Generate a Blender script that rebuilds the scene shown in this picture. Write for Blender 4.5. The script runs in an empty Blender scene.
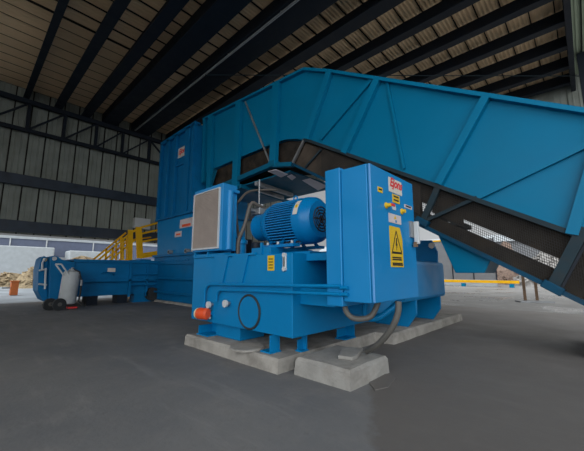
import bpy, bmesh, math, random
from mathutils import Vector, Matrix
random.seed(7)
sc = bpy.context.scene
COL = sc.collection
V = Vector

# ------------------------------------------------------------------ camera
F = 310.0
YAW, PITCH = math.radians(43.3), math.radians(8.5)
CW = V((-math.sin(YAW)*math.cos(PITCH), math.cos(YAW)*math.cos(PITCH), math.sin(PITCH)))
CR = V((math.cos(YAW), math.sin(YAW), 0))
CU = CR.cross(CW)
CP = V((0, 0, 1.0))
cam = bpy.data.cameras.new('camera')
camo = bpy.data.objects.new('camera', cam)
COL.objects.link(camo)
cam.sensor_width = 36
cam.sensor_fit = 'HORIZONTAL'
cam.lens = F/584*36
cam.clip_end = 300
m = Matrix.Identity(4)
for i in range(3):
    m[i][0] = CR[i]; m[i][1] = CU[i]; m[i][2] = -CW[i]; m[i][3] = CP[i]
camo.matrix_world = m
sc.camera = camo

def at(px, py, X=None, Y=None, Z=None):
    """the world point of a surface (plane X=, Y= or Z=) measured from the photograph"""
    d = CR*((px-292)/F) - CU*((py-225.5)/F) + CW
    i, v = (0, X) if X is not None else ((1, Y) if Y is not None else (2, Z))
    return CP + d*((v-CP[i])/d[i])

# ------------------------------------------------------------------ materials
MATS = {}
def mat(name, col, rough=.5, metal=0, spec=.5, coat=0, var=.12, scale=3.0, bump=0, bscale=40, dirt=None, dirt_amt=.3, dscale=2.0, rvar=.1):
    ma = bpy.data.materials.new(name); ma.use_nodes = True
    nt = ma.node_tree; N = nt.nodes; Lk = nt.links
    b = N['Principled BSDF']
    b.inputs['Roughness'].default_value = rough
    b.inputs['Metallic'].default_value = metal
    b.inputs['Specular IOR Level'].default_value = spec
    b.inputs['Coat Weight'].default_value = coat
    b.inputs['Coat Roughness'].default_value = .25
    tc = N.new('ShaderNodeTexCoord')
    no = N.new('ShaderNodeTexNoise'); no.inputs['Scale'].default_value = scale; no.inputs['Detail'].default_value = 5
    Lk.new(tc.outputs['Object'], no.inputs['Vector'])
    mr = N.new('ShaderNodeMapRange'); mr.inputs[1].default_value = .3; mr.inputs[2].default_value = .7
    mr.inputs[3].default_value = 1-var; mr.inputs[4].default_value = 1+var
    Lk.new(no.outputs['Fac'], mr.inputs[0])
    mx = N.new('ShaderNodeVectorMath'); mx.operation = 'SCALE'
    mx.inputs[0].default_value = col[:3]
    Lk.new(mr.outputs[0], mx.inputs['Scale'])
    out = mx.outputs[0]
    if dirt:
        n2 = N.new('ShaderNodeTexNoise'); n2.inputs['Scale'].default_value = dscale; n2.inputs['Detail'].default_value = 8
        n2.inputs['Roughness'].default_value = .65
        Lk.new(tc.outputs['Object'], n2.inputs['Vector'])
        m2 = N.new('ShaderNodeMapRange'); m2.inputs[1].default_value = .48; m2.inputs[2].default_value = .75
        m2.inputs[3].default_value = 0; m2.inputs[4].default_value = dirt_amt
        Lk.new(n2.outputs['Fac'], m2.inputs[0])
        mi = N.new('ShaderNodeMix'); mi.data_type = 'RGBA'
        Lk.new(m2.outputs[0], mi.inputs['Factor']); Lk.new(out, mi.inputs['A'])
        mi.inputs['B'].default_value = (*dirt, 1)
        out = mi.outputs['Result']
    Lk.new(out, b.inputs['Base Color'])
    if rvar:
        m3 = N.new('ShaderNodeMapRange'); m3.inputs[1].default_value = .3; m3.inputs[2].default_value = .7
        m3.inputs[3].default_value = max(0, rough-rvar); m3.inputs[4].default_value = min(1, rough+rvar)
        Lk.new(no.outputs['Fac'], m3.inputs[0]); Lk.new(m3.outputs[0], b.inputs['Roughness'])
    if bump:
        n3 = N.new('ShaderNodeTexNoise'); n3.inputs['Scale'].default_value = bscale; n3.inputs['Detail'].default_value = 6
        Lk.new(tc.outputs['Object'], n3.inputs['Vector'])
        bp = N.new('ShaderNodeBump'); bp.inputs['Strength'].default_value = bump; bp.inputs['Distance'].default_value = .02
        Lk.new(n3.outputs['Fac'], bp.inputs['Height']); Lk.new(bp.outputs['Normal'], b.inputs['Normal'])
    MATS[name] = ma
    return ma

BLUE = mat('blue_paint', (.0, .185, .43), .42, spec=.22, var=.06, dirt=(.005, .11, .24), dirt_amt=.35, dscale=1.5)
BLUE2 = mat('cabinet_paint', (.006, .205, .48), .38, spec=.4, var=.04)
BLUEB = mat('baler_paint', (.0, .135, .33), .5, spec=.2, var=.08, dirt=(.005, .08, .16), dirt_amt=.4)
TEAL = mat('conveyor_paint', (.0, .165, .315), .45, spec=.12, var=.05, scale=1.2, dirt=(.01, .14, .24), dirt_amt=.3, dscale=.8)
RAILB = mat('rail_paint', (.002, .055, .11), .55, spec=.15, var=.12, dirt=(.03, .03, .03), dirt_amt=.5, dscale=4)
SKYPATCH = mat('pale_sky_patch', (.85, .80, .86), .6, var=.08)  # pale tone standing for sky light through the conveyor deck
TEALD = mat('conveyor_frame_paint', (.001, .115, .21), .55, spec=.15, var=.08)
RAILG = mat('dusty_rail_paint', (.018, .035, .046), .7, spec=.2, var=.2, dirt=(.045, .04, .035), dirt_amt=.6, dscale=5)
MOTOR = mat('motor_paint', (.0, .175, .44), .35, spec=.3, var=.05)
DSTEEL = mat('dark_steel', (.006, .011, .02), .6, spec=.3, var=.2)
GIRT = mat('girt_steel', (.022, .034, .052), .45, spec=.4, var=.3, dirt=(.05, .06, .09), dirt_amt=.6, dscale=.9)
GALV = mat('galvanised_steel', (.30, .31, .32), .45, metal=.6, var=.15)
CLAD = mat('wall_cladding', (.25, .27, .24), .6, spec=.3, var=.15, scale=1.5, dirt=(.15, .15, .12), dirt_amt=.5, dscale=1)
ROOFM = mat('roof_sheeting', (.80, .59, .37), .65, spec=.2, var=.22, scale=.6, dirt=(.55, .38, .22), dirt_amt=.5, dscale=1.2)
ROOFG = mat('roof_sheeting_green', (.40, .48, .36), .65, spec=.2, var=.15, scale=.6)
SEAM = mat('seam_dark', (.02, .018, .015), .8, spec=.1, var=.1)
CONC = mat('plinth_concrete', (.33, .31, .28), .9, spec=.2, var=.2, scale=4, bump=.5, bscale=25, dirt=(.13, .115, .10), dirt_amt=.7, dscale=3)
CONCL = mat('pale_concrete', (.30, .29, .27), .9, spec=.2, var=.15, scale=5, bump=.5, bscale=30, dirt=(.17, .15, .13), dirt_amt=.6, dscale=4)
YEL = mat('yellow_paint', (.80, .42, .008), .5, spec=.2, var=.1)
YELS = mat('yellow_sticker', (.68, .43, .01), .5, var=.05)
ORG = mat('orange_red_plastic', (.75, .085, .02), .45, var=.1)
ORG2 = mat('orange_plastic', (.55, .14, .03), .5, var=.1)
CREAM = mat('cream_plastic', (.65, .52, .30), .5, var=.1)
WHITE = mat('white_enamel', (.52, .54, .55), .45, var=.06)
WHITED = mat('dusty_white_enamel', (.42, .44, .45), .5, var=.1, dirt=(.25, .25, .24), dirt_amt=.5)
STICK = mat('white_sticker', (.62, .57, .50), .5, var=.06)
PINK = mat('pale_sticker', (.55, .48, .48), .5, var=.1)
RED = mat('red_print', (.62, .03, .03), .5, var=.05)
BLACK = mat('black_print', (.012, .011, .01), .6, var=.1)
RUB = mat('black_rubber', (.018, .02, .022), .7, var=.2)
HOSE = mat('grey_conduit', (.10, .095, .085), .6, var=.15)
HOSEB = mat('brown_hose', (.11, .095, .08), .6, var=.15)
GRILLE = mat('grey_grille', (.36, .30, .265), .7, var=.1, scale=6)
BELT = mat('dirty_belt', (.035, .029, .024), .9, spec=.1, var=.35, scale=6, dirt=(.085, .06, .04), dirt_amt=.8, dscale=4)
BRNMESH = mat('rusty_mesh', (.075, .058, .045), .85, spec=.15, var=.3, scale=4)
GUARD = mat('mesh_wire', (.045, .042, .04), .7, spec=.2, var=.25)
DEBT = mat('tan_debris', (.30, .23, .14), .9, var=.4, scale=9)
DEBW = mat('pale_debris', (.42, .40, .38), .9, var=.3, scale=9)
DEBR = mat('rusty_debris', (.27, .19, .15), .9, var=.3, scale=9)
PURP = mat('blue_grey_sheet', (.115, .135, .20), .7, var=.1)
FENC = mat('grey_fence_sheet', (.16, .165, .175), .7, var=.1)
WALLW = mat('white_wall', (.42, .45, .47), .9, var=.08)
RUSTP = mat('rusty_post', (.16, .10, .06), .8, var=.3)
LEAF = mat('tree_leaves', (.03, .045, .02), .9, var=.4, scale=8)

def floor_mat():
    ma = bpy.data.materials.new('floor_concrete'); ma.use_nodes = True
    nt = ma.node_tree; N = nt.nodes; L = nt.links; b = N['Principled BSDF']
    tc = N.new('ShaderNodeTexCoord')
    def noise(s, d=6, r=.6, vec=None):
        n = N.new('ShaderNodeTexNoise'); n.inputs['Scale'].default_value = s; n.inputs['Detail'].default_value = d
        n.inputs['Roughness'].default_value = r
        L.new(vec or tc.outputs['Object'], n.inputs['Vector']); return n.outputs['Fac']
    def ramp(f, a, b_, lo, hi):
        r = N.new('ShaderNodeMapRange'); r.inputs[1].default_value = a; r.inputs[2].default_value = b_
        r.inputs[3].default_value = lo; r.inputs[4].default_value = hi; L.new(f, r.inputs[0]); return r.outputs[0]
    def mix(f, a, b_):
        x = N.new('ShaderNodeMix'); x.data_type = 'RGBA'
        L.new(f, x.inputs['Factor'])
        for k, v in (('A', a), ('B', b_)):
            if isinstance(v, tuple): x.inputs[k].default_value = (*v, 1)
            else: L.new(v, x.inputs[k])
        return x.outputs['Result']
    c = mix(ramp(noise(.55), .35, .65, 0, 1), (.135, .138, .145), (.19, .186, .183))
    c = mix(ramp(noise(3, 8, .7), .5, .72, 0, .45), c, (.25, .235, .22))
    c = mix(ramp(noise(14, 4, .7), .55, .75, 0, .35), c, (.11, .106, .10))
    mp = N.new('ShaderNodeMapping'); mp.inputs['Rotation'].default_value = (0, 0, .75); mp.inputs['Scale'].default_value = (1, 7, 1)
    L.new(tc.outputs['Object'], mp.inputs['Vector'])
    c = mix(ramp(noise(.9, 5, .6, mp.outputs['Vector']), .55, .75, 0, .4), c, (.29, .28, .27))
    # dusty brownish ground to the right of the slab joint (x > -1.1)
    sx = N.new('ShaderNodeSeparateXYZ'); L.new(tc.outputs['Object'], sx.inputs[0])
    ad = N.new('ShaderNodeMath'); ad.operation = 'MULTIPLY_ADD'; ad.inputs[1].default_value = .3
    sk = N.new('ShaderNodeMath'); sk.operation = 'MULTIPLY_ADD'; sk.inputs[1].default_value = .57
    L.new(sx.outputs['Y'], sk.inputs[0]); L.new(sx.outputs['X'], sk.inputs[2])
    L.new(noise(6), ad.inputs[0]); L.new(sk.outputs[0], ad.inputs[2])
    c = mix(ramp(ad.outputs[0], .10, .18, 0, .75), c, (.118, .105, .095))
    # floor colour grows paler towards the open back edge
    pale_y = N.new('ShaderNodeMath'); pale_y.operation = 'MULTIPLY_ADD'; pale_y.inputs[1].default_value = 3.0
    L.new(noise(.8, 7, .65), pale_y.inputs[0]); L.new(sx.outputs['Y'], pale_y.inputs[2])
    c = mix(ramp(pale_y.outputs[0], 6.5, 12.0, 0, .95), c, (.34, .315, .295))
    L.new(c, b.inputs['Base Color'])
    L.new(ramp(noise(1.3), .35, .65, .62, .85), b.inputs['Roughness'])
    b.inputs['Specular IOR Level'].default_value = .3
    bp = N.new('ShaderNodeBump'); bp.inputs['Strength'].default_value = .25; bp.inputs['Distance'].default_value = .01
    L.new(noise(30, 6), bp.inputs['Height']); L.new(bp.outputs['Normal'], b.inputs['Normal'])
    return ma
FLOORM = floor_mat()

def yard_mat(name, base, wet):
    ma = bpy.data.materials.new(name); ma.use_nodes = True
    nt = ma.node_tree; N = nt.nodes; L = nt.links; b = N['Principled BSDF']
    tc = N.new('ShaderNodeTexCoord')
    n = N.new('ShaderNodeTexNoise'); n.inputs['Scale'].default_value = .5; n.inputs['Detail'].default_value = 8; n.inputs['Roughness'].default_value = .65
    L.new(tc.outputs['Object'], n.inputs['Vector'])
    r = N.new('ShaderNodeValToRGB')
    r.color_ramp.elements[0].position = .38; r.color_ramp.elements[0].color = (*[v*.62 for v in base], 1)
    r.color_ramp.elements[1].position = .62; r.color_ramp.elements[1].color = (*base, 1)
    L.new(n.outputs['Fac'], r.inputs[0]); L.new(r.outputs[0], b.inputs['Base Color'])
    q = N.new('ShaderNodeMapRange'); q.inputs[1].default_value = .42; q.inputs[2].default_value = .52
    q.inputs[3].default_value = wet; q.inputs[4].default_value = .85
    L.new(n.outputs['Fac'], q.inputs[0]); L.new(q.outputs[0], b.inputs['Roughness'])
    return ma
YARD = yard_mat('yard_concrete', (.40, .385, .37), .25)
YARDL = yard_mat('yard_pale', (.42, .46, .50), .6)

# ------------------------------------------------------------------ mesh builder
class MB:
    def __init__(s): s.v = []; s.f = []
    def add(s, vs, fs):
        k = len(s.v); s.v += [tuple(v) for v in vs]; s.f += [tuple(i+k for i in f) for f in fs]; return s
    def box(s, x0, x1, y0, y1, z0, z1):
        vs = [(x, y, z) for z in (z0, z1) for y in (y0, y1) for x in (x0, x1)]
        return s.add(vs, [(0, 2, 3, 1), (4, 5, 7, 6), (0, 1, 5, 4), (2, 6, 7, 3), (0, 4, 6, 2), (1, 3, 7, 5)])
    def prism(s, pts, vec):
        """closed planar outline pts extruded by vec"""
        pts = [V(p) for p in pts]; vec = V(vec); n = len(pts)
        nrm = V((0, 0, 0))
        for i in range(n): nrm += pts[i].cross(pts[(i+1) % n])
        if nrm.dot(vec) > 0: pts = pts[::-1]
        vs = pts+[p+vec for p in pts]
        fs = [tuple(range(n)), tuple(range(2*n-1, n-1, -1))]
        fs += [(i, i+n, (i+1) % n+n, (i+1) % n) for i in range(n)]
        return s.add(vs, fs)
    def bar(s, a, b, w, t, up=(0, 1, 0)):
        """rectangular bar from a to b; t along up, w across"""
        a, b, up = V(a), V(b), V(up).normalized(); d = (b-a).normalized()
        sd = d.cross(up).normalized(); up = sd.cross(d).normalized()
        vs = [e+sd*(w/2*i)+up*(t/2*j) for e in (a, b) for i, j in ((-1, -1), (1, -1), (1, 1), (-1, 1))]
        return s.add(vs, [(0, 1, 2, 3), (7, 6, 5, 4), (0, 4, 5, 1), (1, 5, 6, 2), (2, 6, 7, 3), (3, 7, 4, 0)])
    def lathe(s, o, ax, prof, n=24):
        """profile [(distance along ax, radius)] turned about ax at o"""
        o, ax = V(o), V(ax).normalized()
        e = ax.orthogonal().normalized(); g = ax.cross(e)
        vs = []; fs = []
        for t, r in prof:
            for k in range(n):
                q = 2*math.pi*k/n; vs.append(o+ax*t+(e*math.cos(q)+g*math.sin(q))*r)
        for i in range(len(prof)-1):
            for k in range(n):
                a, b = i*n+k, i*n+(k+1) % n; fs.append((a, b, b+n, a+n))
        fs.append(tuple(range(n-1, -1, -1))); fs.append(tuple((len(prof)-1)*n+k for k in range(n)))
        return s.add(vs, fs)
    def cyl(s, a, b, r, n=16, r2=None):
        a, b = V(a), V(b); return s.lathe(a, b-a, [(0, r), ((b-a).length, r if r2 is None else r2)], n)
    def tube(s, path, r, n=8):
        path = [V(p) for p in path]; vs = []; fs = []
        up = V((0, 0, 1)) if abs((path[1]-path[0]).normalized().z) < .9 else V((1, 0, 0))
        for i, p in enumerate(path):
            d = (path[min(i+1, len(path)-1)]-path[max(i-1, 0)]).normalized()
            e = d.cross(up).normalized(); g = e.cross(d); up = g
            for k in range(n):
                q = 2*math.pi*k/n; vs.append(p+(e*math.cos(q)+g*math.sin(q))*r)
        for i in range(len(path)-1):
            for k in range(n):
                a, b = i*n+k, i*n+(k+1) % n; fs.append((a, a+n, b+n, b))
        fs.append(tuple(range(n))); fs.append(tuple((len(path)-1)*n+k for k in range(n-1, -1, -1)))
        return s.add(vs, fs)
    def ring(s, o, ax, R, r, n=32, k=8):
        o, ax = V(o), V(ax).normalized(); e = ax.orthogonal().normalized(); g = ax.cross(e)
        vs = []; fs = []
        for i in range(n):
            q = 2*math.pi*i/n; c = e*math.cos(q)+g*math.sin(q)
            for j in range(k):
                w = 2*math.pi*j/k; vs.append(o+c*(R+r*math.cos(w))+ax*(r*math.sin(w)))
        for i in range(n):
            for j in range(k):
                fs.append((i*k+j, ((i+1) % n)*k+j, ((i+1) % n)*k+(j+1) % k, i*k+(j+1) % k))
        return s.add(vs, fs)
    def build(s, name, mt, parent=None, bevel=0, smooth=False, label=None, loc=None):
        off = world(parent) if parent else (V(loc) if loc is not None else V((0, 0, 0)))
        me = bpy.data.meshes.new(name)
        me.from_pydata([tuple(V(v)-off) for v in s.v], [], s.f)
        bm = bmesh.new(); bm.from_mesh(me); bmesh.ops.recalc_face_normals(bm, faces=bm.faces); bm.to_mesh(me); bm.free()
        me.materials.append(mt)
        o = bpy.data.objects.new(name, me); COL.objects.link(o)
        if parent: o.parent = parent
        else: o.location = off
        if smooth:
            for p in me.polygons: p.use_smooth = True
            md = o.modifiers.new('es', 'EDGE_SPLIT'); md.split_angle = math.radians(38)
        if bevel:
            md = o.modifiers.new('bv', 'BEVEL'); md.width = bevel; md.segments = 2; md.limit_method = 'ANGLE'
        if label: o['label'] = label
        return o

def world(o):
    r = V((0, 0, 0))
    while o: r += o.location; o = o.parent
    return r
def tag(o, label=None, cat=None, group=None, kind=None):
    if label: o['label'] = label
    if cat: o['category'] = cat
    if group: o['group'] = group
    if kind: o['kind'] = kind
    return o
def thing(name, loc, label, cat, group=None):
    o = bpy.data.objects.new(name, None); COL.objects.link(o); o.location = loc; o.empty_display_size = .1
    return tag(o, label, cat, group)
def struct(o, label=None, cat=None): return tag(o, label, cat, None, 'structure')

def text(name, body, o, xd, yd, size, mt, parent, shear=0, depth=.002, bold=0):
    """lettering standing on a surface: o = lower-left corner, xd/yd = reading and up directions"""
    cu = bpy.data.curves.new(name, 'FONT'); cu.body = body; cu.size = size; cu.shear = shear
    cu.extrude = depth; cu.offset = bold
    tmp = bpy.data.objects.new(name, cu); COL.objects.link(tmp)
    dg = bpy.context.evaluated_depsgraph_get()
    me = bpy.data.meshes.new_from_object(tmp.evaluated_get(dg))
    bpy.data.objects.remove(tmp); bpy.data.curves.remove(cu)
    xd, yd, o = V(xd).normalized(), V(yd).normalized(), V(o); zd = xd.cross(yd); off = world(parent)
    for v in me.vertices: v.co = o+xd*v.co.x+yd*v.co.y+zd*v.co.z-off
    me.materials.clear(); me.materials.append(mt)
    ob = bpy.data.objects.new(name, me); COL.objects.link(ob); ob.parent = parent
    return ob

# ------------------------------------------------------------------ setting
def grid(x0, x1, y0, y1, z):
    return MB().add([(x0, y0, z), (x1, y0, z), (x1, y1, z), (x0, y1, z)], [(0, 1, 2, 3)])
XW, YB = -14.0, 13.4
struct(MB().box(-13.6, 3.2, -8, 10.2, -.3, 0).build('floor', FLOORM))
struct(MB().box(-13.6, 60, 10.2, 70, -.3, -.004).build('trim_1', YARD))
struct(MB().box(-60, -13.6, -40, 70, -.3, -.004).build('trim_2', YARDL))
struct(MB().box(-13.6, 60, -40, -8, -.3, -.004).build('trim_3', YARD))
struct(MB().box(3.2, 60, -8, 10.2, -.3, -.004).build('trim_4', YARD))

# left wall: ribbed cladding sheets, 0.47 m apart with dark joints
def cladding(name, p0, along, length, z0, z1, nrm, parent=None):
    b = MB(); along, nrm, p0 = V(along), V(nrm), V(p0)
    prof = []
    t = 0
    while t < length:
        for q, h in ((0, -.05), (.018, -.05), (.02, 0), (.12, 0), (.13, .012), (.155, .012), (.165, 0), (.28, 0), (.29, .012), (.315, .012), (.325, 0), (.448, 0), (.45, -.05)):
            prof.append((t+q, h))
        t += .47
    vs = []
    for q, h in prof:
        for z in (z0, z1): vs.append(p0+along*q+nrm*h+V((0, 0, z)))
    fs = [(2*i, 2*i+2, 2*i+3, 2*i+1) for i in range(len(prof)-1)]
    # a back sheet gives the wall its thickness
    b.add(vs, fs)
    e = along*(t)
    q0 = p0-nrm*.09
    b.add([q0+V((0, 0, z0)), q0+e+V((0, 0, z0)), q0+e+V((0, 0, z1)), q0+V((0, 0, z1))], [(0, 1, 2, 3)])
    return b
struct(cladding('wall_left', (XW, -4, 0), (0, 1, 0), 17.4, 2.28, 7.55, (1, 0, 0)).build('wall_left', CLAD))
b = MB(); y = -4+.009
while y < 13.3: b.box(XW-.055, XW+.004, y-.016, y+.016, 2.28, 7.5); y += .47
struct(b.build('trim_7', SEAM))
struct(cladding('shade_wall_front', (-14, -8, 0), (1, 0, 0), 9.8, 0, 7.55, (0, 1, 0)).build('shade_wall_front', CLAD))  # unseen wall, added to darken the left side of the hall
struct(cladding('wall_back', (-14, YB, 0), (1, 0, 0), 17, 6.0, 7.55, (0, -1, 0)).build('wall_back', CLAD))

# roof sheets: fine corrugation running across the beams, dark lap joints
def roof(name, x0, x1, mt):
    b = MB(); xs = []; x = x0
    k = 0
    while x < x1:
        for q, h in ((0, 0), (.03, .018), (.065, .018), (.08, 0)): xs.append((x+q, h))
        x += .0975; k += 1
    vs = []
    for q, h in xs:
        for y in (-8, YB+.2): vs.append((q, y, 7.5+h))
    b.add(vs, [(2*i, 2*i+1, 2*i+3, 2*i+2) for i in range(len(xs)-1)])
    b.add([(x0, -8, 7.6), (xs[-1][0], -8, 7.6), (xs[-1][0], YB+.2, 7.6), (x0, YB+.2, 7.6)], [(0, 1, 2, 3)])
    return struct(b.build(name, mt))
roof('ceiling', -14.1, .3, ROOFM)
roof('trim_5', .35, 2.2, ROOFG)
# purlins (dark lap joints) across the beams
b = MB(); x = -14
k = 0
while x < 2.2:
    w = (.024 if x > -9.3 else .012) if abs(x+9.1) > .25 else .06
    b.box(x-w/2, x+w/2, -7.9, YB, 7.47 if x > -9.3 else 7.488, 7.5); x += .485
struct(b.build('trim_6', SEAM))

bw = ['outermost dark roof beam at the upper left corner', 'second dark roof beam counted from the upper left corner', 'third dark roof beam counted from the upper left corner',
      'fourth dark roof beam counted from the upper left corner', 'wide dark roof beam with a pale conduit pipe along it', 'dark roof beam just beyond the pale conduit, above the conveyor hopper end',
      'dark roof beam crossing above the conveyor peak', 'dark roof beam seen right of the conveyor peak', 'fourth dark roof beam counted from the back wall', 'third dark roof beam counted from the back wall',
      'second dark roof beam counted from the back wall', 'dark roof beam nearest the cladding strip of the back wall']
for i, (y, w, zb) in enumerate([(.96, .17, 7.05), (1.875, .25, 7.05), (2.75, .3, 7.05), (3.6, .54, 7.05), (4.82, .74, 7.04), (6.06, .36, 7.05), (7.3, .24, 7.07), (8.48, .22, 7.09), (9.64, .22, 7.09), (10.8, .22, 7.09), (11.95, .22, 7.09), (13.05, .22, 7.09)]):
    r = thing('roof_beam', (-6.8, y, zb), bw[i], 'beam', 'roof beams')
    MB().box(XW+.05, .25, y-w/2, y+w/2, zb, zb+.03).build('lower_flange', DSTEEL, r)
    MB().box(XW+.05, .25, y-.03 if w < .5 else y-w/2+.03, y+.03 if w < .5 else y+w/2-.03, zb+.03, 7.455).build('web', DSTEEL, r)
cp = MB().tube([(-13.5, 4.52, 6.995), (.2, 4.52, 6.995)], .03).build('conduit_pipe', GALV)
for k in range(7):
    x = -13+2.1*k; MB().box(x-.015, x+.015, 4.50, 4.54, 7.015, 7.04).build('pipe_clip', GALV, cp)
tag(cp, 'long pale conduit pipe running under the wide roof beam', 'pipe')
r = tag(MB().box(.22, .34, -7.9, YB, 6.95, 7.5).build('roof_girder', DSTEEL), 'dark girder across the beam ends at the upper right corner', 'beam')
r = thing('steel_column', (.55, 12.1, 0), 'dark steel column at the right edge under the roof', 'column')
MB().box(.42, .68, 11.97, 12.0, 0, 7.45).build('flange', DSTEEL, r); MB().box(.42, .68, 12.2, 12.23, 0, 7.45).build('flange', DSTEEL, r)
MB().box(.535, .565, 12.0, 12.2, 0, 7.45).build('web', DSTEEL, r)
MB().box(.38, .72, 11.93, 12.27, 0, .03).build('base_plate', DSTEEL, r)

# truss and rails along the left wall
r = thing('wall_truss', (-13.75, 4, 5.87), 'dark steel lattice truss along the top of the left wall', 'truss')
MB().box(-13.85, -13.7, -4, 13.2, 5.83, 5.95).build('bottom_chord', DSTEEL, r)
MB().box(-13.85, -13.7, -4, 13.2, 6.86, 7.02).build('top_chord', DSTEEL, r)
yp = [at(63, 139, X=-13.78).y, at(95, 147, X=-13.78).y, at(121.6, 154, X=-13.78).y, at(148, 162, X=-13.78).y]
st = yp[1]-yp[0]
ys = [yp[0]-st*2, yp[0]-st, *yp, yp[3]+1.1, yp[3]+2.2, yp[3]+3.3]
for i, y in enumerate(ys):
    MB().box(-13.82, -13.74, y-.05, y+.05, 5.95, 6.86).build('post', DSTEEL, r)
    if i+1 < len(ys):
        a, c = ((5.95, 6.86) if i < 5 else (6.86, 5.95))
        MB().bar((-13.78, y+.05, a), (-13.78, ys[i+1]-.05, c), .06, .06, (1, 0, 0)).build('diagonal', DSTEEL, r)
r = tag(MB().box(-13.95, -13.75, -4, 13.2, 3.93, 4.3).build('wall_girt', GIRT, bevel=.01), 'dark blue-grey horizontal rail across the middle of the left wall cladding', 'beam')
r = tag(MB().box(-14.1, -13.8, -4, 13.2, 2.33, 2.72).build('sill_beam', GIRT, bevel=.01), 'dark beam along the foot of the left wall cladding', 'beam')
for n, y in enumerate((-3.2, 8.6)):
    tag(MB().box(-14.1, -13.8, y-.15, y+.15, 0, 2.33).build('wall_post', DSTEEL), 'dark post under the left wall, hidden at the baler hopper' if n else 'dark post under the left wall, outside the left edge', 'column')
# white box on the wall
r = thing('wall_cabinet', (-13.85, 5.2, 2.82), 'small white box fixed to the left wall above the yellow stair', 'box')
MB().box(-13.95, -13.7, 4.86, 5.5, 2.82, 3.28).build('body', WHITE, r, .01)
MB().box(-13.7, -13.68, 4.9, 5.46, 2.86, 3.24).build('cover', WHITE, r)

# ------------------------------------------------------------------ outside, left
r = thing('boundary_wall', (-40, 6, 0), 'white boundary wall with blue-grey sheeting outside the open left side', 'wall')
MB().box(-40.3, -40, -8, 30, 0, 2.5).build('masonry', WALLW, r)
MB().box(-40.2, -40.1, -8, 30, 2.5, 4.2).build('sheeting', PURP, r)
MB().box(-40.25, -40, -8, 30, 4.2, 4.45).build('cap_rail', WALLW, r)
for px in (9, 46, 93, 120):
    y = at(px, 250, X=-40).y
    MB().box(-40.06, -40, y-.05, y+.05, 2.5, 4.2).build('post', WHITE, r)
def pile(name, cx, cy, rx, ry, h, n, s, mt, label, z=0, cat='debris', seed=1):
    grp = 'piles of scrap and rubble in the yard'
    rnd = random.Random(seed); b = MB()
    # lumpy mound
    k = 14; vs = [(cx, cy, z+h)]; fs = []
    for i in range(1, 5):
        for j in range(k):
            q = 2*math.pi*j/k; e = i/4*(1+.18*(rnd.random()-.5))
            vs.append((cx+rx*e*math.cos(q), cy+ry*e*math.sin(q), z+(max(0, h*(1-(i/4)**1.3)*(1+.35*(rnd.random()-.5))) if i < 4 else -.002)))
    for j in range(k): fs.append((0, 1+j, 1+(j+1) % k))
    for i in range(3):
        for j in range(k):
            a, c = 1+i*k+j, 1+i*k+(j+1) % k; fs.append((a, a+k, c+k, c))
    fs.append(tuple(1+3*k+j for j in range(k)))
    b.add(vs, fs)
    for _ in range(n):
        q, e = rnd.random()*6.28, math.sqrt(rnd.random())*.92
        p = V((cx+rx*e*math.cos(q), cy+ry*e*math.sin(q), z+h*(1-e**1.3)*.95+.02))
        d = V((rnd.uniform(-1, 1), rnd.uniform(-1, 1), rnd.uniform(-.4, .4))).normalized()
        b.bar(p-d*s*rnd.uniform(.4, 1), p+d*s*rnd.uniform(.4, 1), s*rnd.uniform(.3, .8), s*rnd.uniform(.1, .35), (rnd.uniform(-.3, .3), rnd.uniform(-.3, .3), 1))
    o = b.build(name, mt, loc=(cx, cy, z))
    return tag(o, label, cat, grp, 'stuff')
pile('scrap_pile', -30, at(9, 275, X=-30).y, 1.3, 2.2, .95, 150, .25, DEBT, 'low tan scrap pile at the far left edge outside', seed=1)
pile('scrap_pile', -26, at(34, 275, X=-26).y, 1.1, 1.25, 1.35, 150, .22, DEBT, 'tan scrap pile outside, just left of the baler end plate', seed=2)
pile('scrap_pile', -34, at(80, 275, X=-34).y, 1.5, 3.2, 2.5, 220, .3, DEBT, 'tall tan scrap pile showing above the baler chute', seed=3)
for (px, w, h, lb) in ((25, 4.2, 3.3, 'pale wrapped stack outside, behind the tan scrap at the left edge'), (90, 3.6, 3.1, 'pale wrapped stack outside, behind the yellow stair')):
    x = -38; y = at(px, 260, X=-37).y
    r = thing('wrapped_stack', (x, y, 0), lb, 'stack', 'wrapped stacks by the boundary wall')
    MB().box(x-1, x+1, y-w/2, y+w/2, .15, h).build('wrapped_goods', WALLW, r, .1)
    MB().box(x-1, x+1, y-w/2, y+w/2, 0, .15).build('pallet', RUSTP, r)
r = thing('orange_bin', (-17.9, 1.6, 0), 'small orange bin standing on the pale yard at the far left', 'bin')
p = at(8, 296, Z=0); p2 = at(17.5, 296, X=p.x)
hz = at(12, 282, X=p.x).z
MB().box(p.x-.35, p.x, p.y+.05, p2.y, .02, hz).build('body', ORG2, r, .02)
MB().box(p.x-.37, p.x+.02, p.y+.03, p2.y+.02, hz, hz+.05).build('lid', ORG2, r, .01)
MB().box(p.x-.25, p.x-.05, p.y-.22, p.y+.05, .3, .36).build('handle', GALV, r)

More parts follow.
